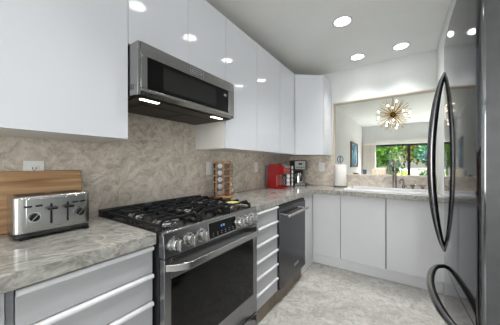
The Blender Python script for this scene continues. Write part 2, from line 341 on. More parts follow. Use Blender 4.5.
# chandelier
cc = V((1.318, 4.2, 2.10))
ch = thing('chandelier', (cc.x, cc.y, ZC), 'brass starburst chandelier with lit bulbs hanging in the living room', 'chandelier')
MB().lathe(cc.x, cc.y, [(.06, ZC-.03), (.06, ZC-.002)]).build('canopy', M['brass'], ch)
MB().cyl((cc.x, cc.y, ZC-.03), (cc.x, cc.y, cc.z), .008).build('stem', M['brass'], ch)
MB().sphere(cc, .05).build('hub', mat('antique_brass', srgb(120, 92, 50), .2, 1.0), ch)
ga = math.pi*(3-math.sqrt(5)); nb = 120
for i in range(nb):
    z = 1-2*(i+.5)/nb; r = math.sqrt(1-z*z); d = V((r*math.cos(ga*i), r*math.sin(ga*i), z))
    if d.z > .93: continue
    lit = i % 9 == 1
    ln = .235 if lit else random.uniform(.24, .31)
    MB().cyl(cc+d*.045, cc+d*ln, .003, 6).build('rod', M['brass'], ch)
    if lit: MB().sphere(cc+d*(ln+.010), .0145, 12).build('bulb', M['bulb'], ch)

# downlights
def beam(x, y):
    d = bpy.data.lights.new('downlight_beam', 'AREA'); d.shape = 'DISK'; d.size = .125; d.energy = SPOT; d.spread = math.radians(98); d.color = (1, .995, .99)
    o = bpy.data.objects.new('downlight_beam', d); COL.objects.link(o); o.location = (x, y, ZC-.0095)
def downlight(x, y, label):
    t = thing('recessed_light', (0, 0, 0), label, 'ceiling light', 'recessed ceiling lights')
    MB().lathe(0, 0, [(.066, -.001), (.066, -.006), (.08, -.008), (.084, -.001)]).build('trim_ring', M['lip'], t)
    MB().lathe(0, 0, [(.0, -.004), (.066, -.0041)]).build('lens', M['lens'], t)
    t.location = (x, y, ZC); beam(x, y); return t
dl = downlight(1.02, 1.548, 'round lit recessed ceiling light nearest the camera in view')
for x, y, lb in ((1.02, 2.35, 'round lit recessed ceiling light at left in front of the pass-through header'),
                 (1.45, 2.351, 'round lit recessed ceiling light at right in front of the pass-through header'),
                 (1.01, .955, 'round lit recessed ceiling light over the aisle beside the microwave'),
                 (1.01, .41, 'round lit recessed ceiling light over the aisle beside the range'),
                 (1.01, -.5, 'added out-of-view recessed ceiling light over the aisle beside the toaster counter'),  # this and the next two are unseen lamps added to brighten the room
                 (1.01, -1.4, 'added out-of-view recessed ceiling light further behind the camera'),
                 (2.3, -.6, 'added out-of-view recessed ceiling light to the right of the camera')):
    dup(dl, (x, y, ZC), None, lb); beam(x, y)

# ------------------------------------------------------------------ stone
RY0, RY1 = .004, .736          # range and microwave bay
tag(MB().box(.0004, .012, -2.6, YB-.012, .9155, 1.62).build('backsplash', M['splash']), 'taupe veined stone backsplash slab along the left wall', 'backsplash')
tag(MB().box(.0004, .659, YB-.012, YB-.0004, .9155, 1.40).build('backsplash', M['splash']), 'taupe veined stone backsplash slab on the back wall behind the coffee maker', 'backsplash')
sl = MB().box(.659, XR, YB-.012, YB, .9155, 1.056).box(.659, XR, YB-.03, YB+.15, 1.056, 1.078)
tag(sl.build('stone_ledge', M['splash']), 'stone-clad ledge of the pass-through opening behind the sink', 'ledge')
CF, TC = .588, .867
tag(MB().box(.0005, CF, -2.2, -.0005, TC, .915).build('worktop', M['counter'], None, .002), 'polished grey stone worktop under the toaster, left of the range', 'worktop')
SX0, SX1, SY0, SY1 = .93, 1.70, 2.19, 2.54
BCF = 2.068
mb = MB().box(.0005, CF+.006, .7405, BCF, TC, .915).box(.0005, SX0, BCF, YB-.0005, TC, .915).box(SX1, XR-.001, BCF, YB-.0005, TC, .915).box(SX0, SX1, BCF, SY0, TC, .915).box(SX0, SX1, SY1, YB-.0005, TC, .915)
bmesh.ops.remove_doubles(mb.bm, verts=mb.bm.verts, dist=1e-5)
tag(mb.build('worktop', M['counter']), 'polished grey stone L-shaped worktop with the sink, right of the range', 'worktop')

# ------------------------------------------------------------------ base cabinets
DF = .568
def drawers(y0, y1, label, kick, DF=DF, KX=.548):
    t = thing('drawer_cabinet', ((DF)/2, (y0+y1)/2, 0), label, 'cabinet')
    MB().box(.02, DF-.02, y0, y1, .135, TC-.001).build('body', M['carcass'], t)
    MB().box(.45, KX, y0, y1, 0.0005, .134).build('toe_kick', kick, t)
    for k in range(6):
        zt = TC-.008-k*.1205; zb = zt-.1165
        d = MB().box(DF-.019, DF-.001, y0+.002, y1-.002, zb, zt-.004).build('drawer', M['satin'], t, .001)
        MB().tube([(DF+.002, y0+.002, zt-.0108), (DF+.002, y1-.002, zt-.0108)], .0105, 12).box(DF-.018, DF+.002, y0+.002, y1-.002, zt-.014, zt-.0005).build('handle', M['lip'], d)
    return t
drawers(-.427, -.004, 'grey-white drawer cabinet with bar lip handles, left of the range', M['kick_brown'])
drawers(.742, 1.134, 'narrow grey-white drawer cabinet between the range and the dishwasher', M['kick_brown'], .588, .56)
t = thing('base_cabinet', (.28, -1, 0), 'grey-white base cabinet at the left edge under the toaster worktop', 'cabinet')
MB().box(.02, DF-.02, -1.6, -.43, .135, TC-.001).build('body', M['carcass'], t)
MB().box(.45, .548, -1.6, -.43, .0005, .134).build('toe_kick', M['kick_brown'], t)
MB().box(DF-.018, DF-.004, -.444, -.4285, .14, TC-.003).build('filler_strip', M['filler'], t)
MB().box(DF-.019, DF, -1.02, -.446, .14, TC-.004).build('door', M['satin'], t, .001); MB().box(DF-.019, DF, -1.598, -1.024, .14, TC-.004).build('door', M['satin'], t, .001)
t = thing('corner_cabinet', (.3, 2.2, 0), 'white corner base cabinet right of the dishwasher under the coffee makers', 'cabinet')
BDF = 2.092
MB().prism([(.02, 1.745), (DF-.02, 1.745), (DF-.02, BDF+.02), (.86, BDF+.02), (.86, YB-.02), (.02, YB-.02)], .14, TC-.001).build('body', M['carcass'], t)
MB().box(DF-.02, DF, 1.742, BDF-.001, .1, TC-.004).build('filler_panel', M['gloss_low'], t, .001)
MB().prism([(.45, 1.745), (.548, 1.745), (.548, BDF+.085), (.86, BDF+.085), (.86, BDF+.16), (.45, BDF+.16)], .0005, .139).build('toe_kick', M['kick'], t)
MB().box(DF+.003, .882, BDF, BDF+.019, .1416, TC-.005).build('door', M['gloss_low'], t, .001)
t = thing('sink_cabinet', (1.1, 2.4, 0), 'glossy white base cabinet with one door under the left end of the sink', 'cabinet')
MB().box(.887, 1.32, BDF+.02, SY0-.01, .14, TC-.001).box(.887, 1.32, SY1+.02, YB-.02, .14, TC-.001).box(.887, 1.32, BDF+.02, YB-.02, .14, .16).build('body', M['carcass'], t)
MB().box(.8605, 1.3205, BDF+.085, BDF+.16, .0005, .139).build('toe_kick', M['kick'], t)
MB().box(.887, 1.319, BDF, BDF+.019, .1416, TC-.005).build('door', M['gloss_low'], t, .001)
t = thing('sink_cabinet', (1.55, 2.4, 0), 'glossy white base cabinet nearest the fridge under the right end of the sink', 'cabinet')
MB().box(1.33, XR-.002, BDF+.02, SY0-.01, .14, TC-.001).box(1.33, XR-.002, SY1+.02, YB-.02, .14, TC-.001).box(1.33, XR-.002, BDF+.02, YB-.02, .14, .16).build('body', M['carcass'], t)
MB().box(1.321, XR-.002, BDF+.085, BDF+.16, .0005, .139).build('toe_kick', M['kick'], t)
MB().box(1.330, XR-.003, BDF, BDF+.019, .1416, TC-.005).build('door', M['gloss_low'], t, .001)
MB().box(1.3195, 1.3295, BDF+.012, BDF+.0195, .1416, TC-.005).build('filler_strip', M['filler'], t)

# ------------------------------------------------------------------ upper cabinets
XU, ZU, ZT = .3525, 1.336, 2.333
def upper(y0, y1, z0, z1, seams, label, side=None):
    t = thing('upper_cabinet', (.17, (y0+y1)/2, z0), label, 'cabinet')
    MB().box(.0125, XU-.02, y0, y1, z0, z1).build('body', M['carcass'], t)
    ys = [y0]+seams+[y1]
    for a, b in zip(ys, ys[1:]): MB().box(XU-.019, XU, a+.0012, b-.0012, z0, z1).build('door', M['gloss'], t, .0008)
    return t
upper(-1.7, -.85, ZU, ZT, [], 'glossy white upper cabinet at the left end of the wall, beside the camera')
upper(-.848, -.0005, ZU, ZT, [], 'glossy white upper cabinet above the toaster, left of the microwave')
upper(0, .736, 1.806, ZT, [.372], 'short two-door glossy white cabinet directly above the microwave')
upper(.740, 1.648, ZU, ZT, [1.178], 'glossy white two-door upper cabinet just right of the microwave')
upper(1.650, 2.052, ZU, ZT, [], 'narrow glossy white upper cabinet above the red coffee maker, left of the angled corner cabinet')
t = thing('corner_wall_cabinet', (.3, 2.4, ZU), 'glossy white angled corner upper cabinet above the drip coffee maker', 'cabinet')
A, B = V((XU, 2.060, 0)), V((.641, 2.292, 0)); nrm = V((B.y-A.y, -(B.x-A.x), 0)).normalized()
a2, b2 = A-nrm*.02, B-nrm*.02
MB().prism([(.0125, 2.055), (a2.x, 2.055), (a2.x, a2.y), (b2.x, b2.y), (.638, 2.31), (.638, YB-.0125), (.0125, YB-.0125)], ZU, ZT).build('body', M['carcass'], t)
dv = (B-A).normalized(); p, q = A+dv*.002, B-dv*.004
MB().prism([(p.x, p.y), (q.x, q.y), (q.x-nrm.x*.019, q.y-nrm.y*.019), (p.x-nrm.x*.019, p.y-nrm.y*.019)], ZU-.004, ZT).build('door', M['gloss'], t, .0008)
MB().box(.6385, .645, 2.297, YB-.001, ZU-.004, ZT).build('side_panel', M['gloss'], t, .0008)

# ------------------------------------------------------------------ microwave
XM = .437; z0, z1 = 1.546, 1.800
mw = thing('microwave', (.2, .37, z0), 'low stainless steel hood microwave with dark glass door mounted above the range', 'microwave')
MB().box(.0125, .405, RY0, RY1-.002, z0, z1).build('body', M['black'], mw)
MB().box(.355, XM-.004, RY0-.0005, RY0+.012, z0, z1).build('side_panel', M['mw_steel'], mw, .001)
MB().box(.375, XM-.004, RY1-.016, RY1-.0015, z0+.004, z1).build('side_panel', M['mw_steel'], mw, .001)
fr = MB().box(.405, XM, RY0+.0125, RY1-.017, 1.736, z1).box(.405, XM, RY0+.0125, .05, 1.58, 1.736).box(.405, XM, .668, RY1-.017, 1.58, 1.736)
fr.prism_y([(.405, 1.548), (XM-.022, 1.548), (XM, 1.566), (XM, 1.58), (.405, 1.58)], RY0+.0125, RY1-.017)
dr = fr.build('door_frame', M['mw_steel'], mw, .0015)
MB().box(.41, XM-.003, .05, .668, 1.58, 1.736).build('door_glass', M['black_gloss'], dr)
MB().box(XM-.0035, XM-.002, .14, .54, 1.60, 1.716).build('viewing_screen', M['mw_glass'], dr)
MB().box(XM-.0035, XM-.0015, .62, .645, 1.690, 1.706).build('door_sticker', M['icons'], dr)
bd = MB().box(XM, XM+.002, .314, .422, 1.749, 1.786).build('badge', M['steel_bright'], mw)
bb = MB().box(XM+.002, XM+.0025, .319, .417, 1.753, 1.758).box(XM+.002, XM+.0025, .319, .417, 1.777, 1.782).box(XM+.002, XM+.0025, .319, .324, 1.758, 1.777).box(XM+.002, XM+.0025, .412, .417, 1.758, 1.777)
for k in range(10): bb.box(XM+.002, XM+.0025, .333+k*.0072, .3375+k*.0072, 1.764, 1.771+.002*(k % 3 == 0))
bb.build('badge_lettering', M['slot'], bd)
vt = MB()
for k in range(3): vt.box(.36+k*.014, .367+k*.014, RY0-.001, RY0-.0004, 1.575, 1.60)
vt.build('side_vent', M['slot'], mw)
MB().box(.03, .40, RY0+.02, RY1-.02, z0-.006, z0-.0005).build('underside_panel', M['filter'], mw)
for y in (.095, .60): MB().box(.372, .394, y-.05, y+.05, z0-.009, z0-.0062).build('hood_lamp', M['mwlamp'], mw)
for y in (.10, .39): MB().box(.06, .29, y, y+.26, z0-.009, z0-.0062).build('grease_filter', M['filter'], mw)

# ------------------------------------------------------------------ range
rg = thing('gas_range', (.33, .37, 0), 'dark stainless steel gas range with black grates and six front knobs', 'range')
XF = .635
MB().box(.0135, .60, RY0, RY1, .02, .905).build('body', M['black'], rg)
for x in (.06, .55):
    for y in (.05, .69): MB().cyl((x, y, .0005), (x, y, .021), .02).build('foot', M['black'], rg)
MB().box(.0135, .615, RY0-.0005, RY1+.0005, .905, .919).build('cooktop', M['cooktop'], rg, .002)
MB().prism_y([(.0135, .919), (.085, .919), (.075, .946), (.0135, .951)], RY0, RY1).build('back_guard', M['iron'], rg, .003)
cp = MB().prism_y([(.595, .809), (XF+.004, .809), (XF+.004, .82), (XF-.006, .908), (XF-.016, .9195), (.595, .9195)], RY0, RY1).build('control_panel', M['range_steel'], rg, .0015)
def pz(z): return XF+.004-(z-.82)*.10/.88*1.0
ds = MB(); f = .0016
ds.quad((pz(.823)+f, .262, .823), (pz(.823)+f, .500, .823), (pz(.902)+f, .500, .902), (pz(.902)+f, .262, .902)); 
dsp = MB().prism_y([(pz(.823)-.004, .823), (pz(.823)+f, .823), (pz(.902)+f, .902), (pz(.902)-.004, .902)], .268, .494).build('display', M['black_gloss'], cp)
ds.bm.free()
fr = MB()
for a, b, c, d in ((.262, .268, .818, .907), (.494, .500, .818, .907)): fr.prism_y([(pz(c)-.002, c), (pz(c)+f+.001, c), (pz(d)+f+.001, d), (pz(d)-.002, d)], a, b)
for c, d in ((.818, .823), (.902, .907)): fr.prism_y([(pz(c)-.002, c), (pz(c)+f+.001, c), (pz(d)+f+.001, d), (pz(d)-.002, d)], .268, .494)
fr.build('display_frame', M['steel'], cp)
dg = MB()
def seg(y, z, segs, w=.007, h=.011, t=.0015):
    X = pz(z)+f+.0004
    def bar(y0, y1, z0, z1): dg.box(X-.001, X+.0006, y0, y1, z0, z1)
    if 'a' in segs: bar(y, y+w, z+h-t, z+h)
    if 'g' in segs: bar(y, y+w, z+h/2-t/2, z+h/2+t/2)
    if 'd' in segs: bar(y, y+w, z, z+t)
    if 'f' in segs: bar(y, y+t, z+h/2, z+h)
    if 'e' in segs: bar(y, y+t, z, z+h/2)
    if 'b' in segs: bar(y+w-t, y+w, z+h/2, z+h)
    if 'c' in segs: bar(y+w-t, y+w, z, z+h/2)
for i, q in enumerate(('abgcd', 'bc', 'abgcdf')): seg(.362+i*.011, .868, q)
dg.build('clock_digits', M['digits'], dsp)
ic = MB()
for k in range(6):
    for zz in (.832, .843): ic.box(pz(zz)+f-.001, pz(zz)+f+.0005, .295+k*.033, .304+k*.033, zz, zz+.004)
ic.build('touch_icons', M['icons'], dsp)
for y in (.055, .137, .214, .520, .592, .664):
    z = .859; X = pz(z); ax = V((1, 0, .113)).normalized(); c = V((X, y, z))
    k = MB().tube([c, c+ax*.004], [.033, .032], 28).build('knob_bezel', M['steel_bright'], rg)
    MB().tube([c+ax*.004, c+ax*.030, c+ax*.034], [.0275, .0255, .023], 28).build('knob', M['steel'], k)
    MB().box(X+.03, X+.047, y-.0055, y+.0055, z-.023, z+.025).build('knob_grip', M['steel'], k, .002)
# oven door
od = MB().box(.602, XF, RY0+.002, .040, .205, .803).box(.602, XF, .690, RY1-.002, .205, .803).box(.602, XF, .040, .690, .712, .803).box(.602, XF, .040, .690, .205, .335)
door = od.build('oven_door', M['range_steel'], rg, .0015)
MB().box(.604, XF-.002, .0405, .6895, .3355, .7115).build('oven_glass', M['black_gloss'], door)
def arch_handle(z0, z1):
    q = [(XF-.001, .010), (XF+.030, .036), (XF+.056, .078), (XF+.062, .11)]
    q = q+[(x, RY0+RY1-y) for x, y in q[::-1]]; t_ = .013
    inner = [(XF-.001, .030), (XF+.018, .047), (XF+.044, .086), (XF+.049, .115)]
    inner = inner+[(x, RY0+RY1-y) for x, y in inner[::-1]]
    return MB().prism(q+inner[::-1], z0, z1)
arch_handle(.752, .783).build('oven_handle', M['steel'], door, .003)
dr = MB().box(.602, XF, RY0+.002, RY1-.002, .045, .195).build('warming_drawer', M['range_steel'], rg, .0015)
arch_handle(.150, .178).build('drawer_handle', M['steel'], dr, .003)
# burners and grates
for x, y, r in ((.19, .135, .04), (.46, .135, .052), (.33, .37, .05), (.19, .605, .045), (.46, .605, .04)):
    b = MB().lathe(x, y, [(r+.018, .919), (r+.016, .925), (r, .93), (r-.002, .9345)]).build('burner', M['steel_bright'], rg)
    MB().lathe(x, y, [(r*.86, .9345), (r*.86, .941), (r*.7, .944), (0, .9445)]).build('burner_cap', M['iron'], b)
for y0, y1 in ((.014, .250), (.255, .485), (.490, .726)):
    g = MB(); x0, x1 = .092, .592; zt, zb = .958, .938
    ym = (y0+y1)/2; w = .007
    for y in (y0+w, y1-w): g.tube([(x0+.006, y, zb), (x0+.03, y, zb), (x1-.03, y, zb), (x1-.006, y, zb)], .0075, 8)
    for i in range(7):
        x = x0+.022+(x1-x0-.044)*i/6
        if i in (1, 2, 4, 5):
            g.tube([(x, y0+.005, zb-.008), (x, y0+.03, zt), (x, ym-.028, zt)], .008, 8); g.tube([(x, y1-.005, zb-.008), (x, y1-.03, zt), (x, ym+.028, zt)], .008, 8)
        else: g.tube([(x, y0+.005, zb-.008), (x, y0+.03, zt), (x, y1-.03, zt), (x, y1-.005, zb-.008)], .008, 8)
    g.tube([(x0+.022, ym, zt), (x0+.17, ym, zt)], .008, 8); g.tube([(x1-.17, ym, zt), (x1-.022, ym, zt)], .008, 8)
    for x in (x0+.01, (x0+x1)/2, x1-.01):
        for y in (y0+w, y1-w): g.cyl((x, y, .9195), (x, y, zb), .009, 10)
    g.build('grate', M['iron'], rg)
MB().box(.52, .585, .535, .60, .9655, .967).build('yellow_tag', mat('pale_yellow_label', srgb(214, 206, 130), .5), rg)

# ------------------------------------------------------------------ dishwasher
dw = thing('dishwasher', (.3, 1.43, 0), 'graphite grey dishwasher with a round bar handle under the worktop', 'dishwasher')
MB().box(.03, .57, 1.138, 1.740, .14, TC-.003).build('body', M['black'], dw)
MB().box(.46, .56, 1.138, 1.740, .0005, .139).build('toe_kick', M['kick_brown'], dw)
dd = MB().box(.572, .605, 1.140, 1.740, .142, .832).build('door', M['dw_steel'], dw, .003)
MB().box(.572, .596, 1.140, 1.740, .834, .855).build('control_strip', M['black_gloss'], dd)
MB().cyl((.655, 1.215, .765), (.655, 1.685, .765), .0135, 20).build('handle', M['steel'], dd, .002)
for y in (1.24, 1.66): MB().cyl((.605, y, .765), (.655, y, .765), .011, 16).build('handle_post', M['steel_bright'], dd)
bg_ = MB().box(.605, .607, 1.44, 1.55, .232, .262).build('badge', M['steel_bright'], dd)
b = MB().box(.607, .6074, 1.448, 1.542, .2365, .2385).box(.607, .6074, 1.448, 1.542, .2555, .2575)
for k in range(10): b.box(.607, .6074, 1.452+k*.009, 1.4575+k*.009, .243, .251)
b.build('badge_lettering', M['slot'], bg_)

# ------------------------------------------------------------------ fridge
FX, FY0, FY1 = 1.645, .298, .962; fm = (FY0+FY1)/2; fh = (FY1-FY0)/2
fg = thing('refrigerator', (2.0, fm, 0), 'tall slate steel mirror-finish fridge with curved bow handles at the right edge', 'refrigerator')
MB().box(FX+.075, 2.38, FY0+.004, FY1-.004, .03, 1.80).build('cabinet', M['fridge_side'], fg, .003)
for x in (FX+.12, 2.3):
    for y in (FY0+.06, FY1-.06): MB().cyl((x, y, .0005), (x, y, .031), .02).build('foot', M['black'], fg)
def face(y): return FX-.012*(1-((y-fm)/fh)**2)
def door_poly(n=28):
    pts = [(FX+.068, FY1), (FX+.010, FY1), (FX+.003, FY1-.003)]
    for i in range(n+1):
        y = FY1-.010-(FY1-FY0-.020)*i/n; pts.append((face(y), y))
    pts += [(FX+.003, FY0+.003), (FX+.010, FY0), (FX+.068, FY0)]
    return pts
fd = MB().prism(door_poly(), .742, 1.823).build('fridge_door', M['fridge'], fg)
fz = MB().prism(door_poly(), .075, .7385).build('freezer_drawer', M['fridge'], fg)
for par, a, b in ((fd, .742, 1.823), (fz, .075, .7385)):
    MB().box(FX+.012, FX+.066, FY0-.0016, FY0-.0001, a+.004, b-.004).build('door_side', M['fridge_side'], par)
    MB().box(FX+.0675, FX+.0745, FY0+.01, FY1-.01, a+.005, b-.005).build('gasket', M['black'], par)
MB().box(FX+.09, 2.3, FY0+.02, FY1-.02, .032, .07).build('base_grille', M['black'], fg)
MB().box(FX+.02, FX+.12, FY0+.02, FY0+.08, 1.8235, 1.845).build('hinge_cover', M['fridge_side'], fg, .004)
HY = .925
pts = []
n = 24
for i in range(n+1):
    k = i/n; s = 4*k*(1-k); s = s**.75
    pts.append((face(HY)+.004-.056*s, HY, .772+(1.677-.772)*k))
MB().tube(pts, [.010+.008*min(1, 4*k/n*(1-k/n)*1.3) for k in range(n+1)], 14, flat=(1.0, 1.0)).build('door_handle', M['handle_dark'], fd)
pts = []
for i in range(n+1):
    k = i/n; s = (4*k*(1-k))**.45; y = FY1-.035-(FY1-FY0-.07)*k
    pts.append((face(y)+.004-.070*s, y, .695))
MB().tube(pts, [.009+.007*min(1, 4*k/n*(1-k/n)*1.5)*.8 for k in range(n+1)], 14).build('drawer_handle', M['handle_dark'], fz)

# ------------------------------------------------------------------ wall plates
def plate(name, kind, origin, axis, label, w=.072, h=.117):
    o = V(origin)
    t = thing(name, origin, label, 'outlet' if kind == 'outlet' else 'switch')
    def bx(u0, u1, z0, z1, d0, d1):
        m_ = MB()
        if axis == 'x': m_.box(o.x+d0, o.x+d1, o.y+u0, o.y+u1, o.z+z0, o.z+z1)
        else: m_.box(o.x+u0, o.x+u1, o.y-d1, o.y-d0, o.z+z0, o.z+z1)
        return m_
    bx(-w/2, w/2, 0, h, 0, .006).build('cover_plate', M['plate'], t, .0015)
    if kind == 'outlet':
        for zc in (h/2-.021, h/2+.021):
            r = bx(-.016, .016, zc-.014, zc+.014, .006, .0085).build('receptacle', M['plate'], t, .003)
            for u in (-.006, .006): bx(u-.0015, u+.0015, zc-.004, zc+.006, .0085, .0088).build('slot', M['slot'], r)
            bx(-.002, .002, zc-.010, zc-.006, .0085, .0088).build('slot', M['slot'], r)
    else:
        bx(-.016, .016, h/2-.033, h/2+.033, .006, .009).build('rocker', M['plate'], t, .002)
plate('outlet', 'outlet', (.0122, -.270, 1.112), 'x', 'white wall outlet above the wooden cutting board')
plate('light_switch', 'switch', (.0122, .905, 1.118), 'x', 'white rocker switch plate left of the spice rack')
plate('light_switch', 'switch', (.0122, 1.688, 1.118), 'x', 'white rocker switch plate left of the red coffee maker')
plate('outlet', 'outlet', (.512, YB-.0122, 1.117), 'y', 'white wall outlet right of the drip coffee maker', .076)

# ------------------------------------------------------------------ counter objects
# cutting board
cb = MB().prism_y([(.0495, .9175), (.0695, .9155), (.0345, 1.180), (.0145, 1.182)], -.62, -.087)
tag(cb.build('cutting_board', M['oak'], None, .003, (.07, -.35, .9155)), 'large oak cutting board leaning on the backsplash behind the toaster', 'cutting board')
# toaster
ts = thing('toaster', (.18, -.25, .9155), 'brushed steel four-slot toaster on the left worktop', 'toaster')
x0, x1, y0, y1 = .112, .255, -.378, -.122
def rrect(x0, x1, y0, y1, r, n=6):
    out = []
    for cx, cy, a in ((x1-r, y1-r, 0), (x0+r, y1-r, 90), (x0+r, y0+r, 180), (x1-r, y0+r, 270)):
        for i in range(n+1):
            q = math.radians(a+90*i/n); out.append((cx+r*math.cos(q), cy+r*math.sin(q)))
    return out
MB().prism(rrect(x0, x1, y0, y1, .028), .937, 1.085).build('shell', M['steel'], ts, .006)
MB().prism(rrect(x0+.004, x1+.002, y0+.002, y1-.002, .028), .9235, .9368).build('base', M['black'], ts, .003)
for x in (x0+.03, x1-.012):
    for y in (y0+.03, y1-.02): MB().box(x-.012, x+.012, y-.012, y+.012, .9156, .9234).build('foot', M['black'], ts)
for sy in (-.36, -.245):
    for sx in (.145, .20): MB().box(sx-.012, sx+.012, sy, sy+.10, 1.0852, 1.0862).build('slot', M['black'], ts)
MB().box(x1, x1+.004, y0+.034, y1-.026, .943, 1.076).build('control_face', M['steel'], ts, .002)
X = x1+.004
for y, z in ((-.322, 1.003), (-.172, 1.000)):
    k = MB().tube([(X, y, z), (X+.004, y, z)], [.0215, .021], 24).build('dial_bezel', M['steel_bright'], ts)
    MB().tube([(X+.004, y, z), (X+.018, y, z)], [.0165, .015], 24).build('dial', M['black'], k)
    g = MB().box(-.001, .001, -.002, .002, -.014, .014); bmesh.ops.rotate(g.bm, verts=g.bm.verts, cent=(0, 0, 0), matrix=Matrix.Rotation(math.radians(-40), 3, 'X')); bmesh.ops.translate(g.bm, verts=g.bm.verts, vec=(X+.0195, y, z))
    g.build('dial_grip', M['steel'], k)
for y in (-.268, -.213):
    MB().box(X, X+.0008, y-.0035, y+.0035, .968, 1.05).build('lever_slot', M['black'], ts)
    MB().box(X+.001, X+.022, y-.017, y+.017, 1.026, 1.036).build('lever', M['black'], ts, .003)
for y in (-.338, -.306, -.186, -.158): MB().box(X, X+.002, y-.011, y+.011, 1.042, 1.049).build('button', M['black'], ts, .002)
b = MB()
for k in range(11): b.box(X, X+.0004, -.262+k*.0048, -.2588+k*.0048, .957, .961)
b.build('badge_lettering', mat('grey_print', srgb(120, 120, 120), .4), ts)

# spice rack and jars
c = V((.128, .966, .9155)); ang = math.atan2(-.756, .654)           # faces the aisle
R = Matrix.Rotation(ang, 3, 'Z')
def loc(f_, s_, z): p_ = R@V((f_, s_, 0)); return (c.x+p_.x, c.y+p_.y, c.z+z)
sr = thing('spice_rack', c, 'honey wood revolving spice rack on the worktop right of the range', 'spice rack')
MB().lathe(c.x, c.y, [(.088, .9156), (.092, .920), (.092, .930), (.088, .9345), (0, .935)], 40).build('base', M['honey'], sr)
H = .068
for sf in (-1, 1):
    for ss in (-1, 1):
        p_ = loc(sf*(H-.007), ss*(H-.007), 0)
        MB().box(p_[0]-.007, p_[0]+.007, p_[1]-.007, p_[1]+.007, .935, 1.228, ang, (p_[0], p_[1], 0)).build('post', M['honey'], sr)
mb = MB().box(c.x-H, c.x+H, c.y-H, c.y+H, 1.228, 1.240, ang, (c.x, c.y, 0)); mb.build('top', M['honey'], sr, .002)
p_ = loc(H-.004, .0, 0); MB().box(p_[0]-.004, p_[0]+.004, p_[1]-.004, p_[1]+.004, .935, 1.228, ang, (p_[0], p_[1], 0)).build('divider', M['honey'], sr)
for k in range(5): MB().box(c.x-H+.004, c.x+H-.010, c.y-H+.01, c.y+H-.01, .936+k*.0585, .940+k*.0585, ang, (c.x, c.y, 0)).build('shelf', M['honey'], sr)
def jar(glassm, label):
    t = thing('spice_jar', (0, 0, 0), label, 'spice jar')
    MB().tube([(-.05, 0, 0), (-.006, 0, 0), (0, 0, 0)], [.019, .019, .016], 18).build('jar', glassm, t)
    MB().tube([(.0002, 0, 0), (.018, 0, 0), (.020, 0, 0)], [.0235, .0235, .021], 22).build('lid', M['lid_silver'], t)
    return t
tiers = ['bottom', 'second from the bottom', 'middle', 'second from the top', 'top']
cols = [('front left column', .058, -.029, 0, M['spice_glass']), ('front right column', .048, .029, 0, M['spice_amber']),
        ('left side', -.018, -.066, -math.pi/2, M['spice_glass']), ('right side', -.018, .066, math.pi/2, M['spice_glass'])]
first = None
for name, f_, s_, a_, gm in cols:
    for k in range(5):
        lb = 'spice jar in the %s of the wooden rack, %s tier' % (name, tiers[k])
        pos = loc(f_, s_, .0475+k*.0585-.0005)
        if first is None:
            first = jar(gm, lb); first.location = pos; first.rotation_euler = (0, 0, ang+a_)
        else:
            dup(first, pos, (0, 0, ang+a_), lb, {'jar': gm, 'lid': M['lid_brown']} if 'front right' in name else {'jar': gm, 'lid': M['lid_dark']} if 'left side' in name else {'jar': gm})

# red single-serve coffee maker (dispenses towards the aisle, +x)
kg = thing('coffee_maker', (.165, 1.955, .9155), 'glossy red single-serve coffee maker on the worktop', 'coffee maker')
y0, y1 = 1.865, 2.045
MB().prism_y([(.05, .9156), (.30, .9156), (.305, .925), (.30, .940), (.205, .942), (.20, 1.05), (.205, 1.085), (.285, 1.092), (.297, 1.12), (.292, 1.165), (.27, 1.20), (.22, 1.215), (.085, 1.212), (.075, 1.2), (.06, 1.0)], y0, y1).build('body', M['red'], kg, .008)
MB().prism_y([(.02, .93), (.058, .93), (.072, 1.2), (.035, 1.195)], y0+.01, y1-.01).build('water_tank', M['tank'], kg, .006)
MB().prism_y([(.19, 1.214), (.235, 1.2155), (.285, 1.198), (.303, 1.165), (.31, 1.17), (.295, 1.207), (.24, 1.225), (.19, 1.223)], y0+.02, y1-.02).build('lid_handle', M['steel'], kg, .003)
MB().cyl((.25, 1.955, 1.068), (.25, 1.955, 1.091), .022).build('spout', M['black'], kg)
MB().box(.215, .296, y0+.02, y1-.02, .9425, .949).build('drip_tray', M['black'], kg, .002)

# pod carousel
pc_ = V((.222, 2.142, .9155))
pr = thing('pod_carousel', pc_, 'chrome coffee pod carousel between the red and the drip coffee makers', 'pod carousel')
MB().lathe(pc_.x, pc_.y, [(.056, .9156), (.058, .919), (.052, .925), (0, .926)]).build('base', M['chrome'], pr)
MB().cyl((pc_.x, pc_.y, .926), (pc_.x, pc_.y, 1.205), .006).sphere((pc_.x, pc_.y, 1.209), .010).build('pole', M['chrome'], pr)
for k in range(5):
    z = .936+k*.054
    MB().tube([(pc_.x+.042*math.cos(i*math.pi/12), pc_.y+.042*math.sin(i*math.pi/12), z) for i in range(25)], .0018, 6).build('ring', M['chrome'], pr)
pod0 = None; ang0 = math.atan2(-.9, .45)
for k in range(5):
    for j in range(5):
        a = ang0+(j-2)*math.radians(60)
        lb = 'coffee pod on the chrome carousel, %s row, %s' % (['bottom', 'second from bottom', 'middle', 'second from top', 'top'][k], ['far left', 'left', 'facing the camera', 'right', 'far right'][j])
        pos = (pc_.x+.044*math.cos(a), pc_.y+.044*math.sin(a), .953+k*.054)
        if pod0 is None:
            pod0 = thing('coffee_pod', (0, 0, 0), lb, 'coffee pod')
            MB().tube([(-.012, 0, 0), (.0158, 0, 0)], [.010, .0165], 16).build('cup', M['pod_b'], pod0)
            MB().tube([(.016, 0, 0), (.0185, 0, 0)], [.0235, .0235], 18).build('lid', M['pod_w'], pod0)
            pod0.location = pos; pod0.rotation_euler = (0, 0, a)
        else: dup(pod0, pos, (0, 0, a), lb)

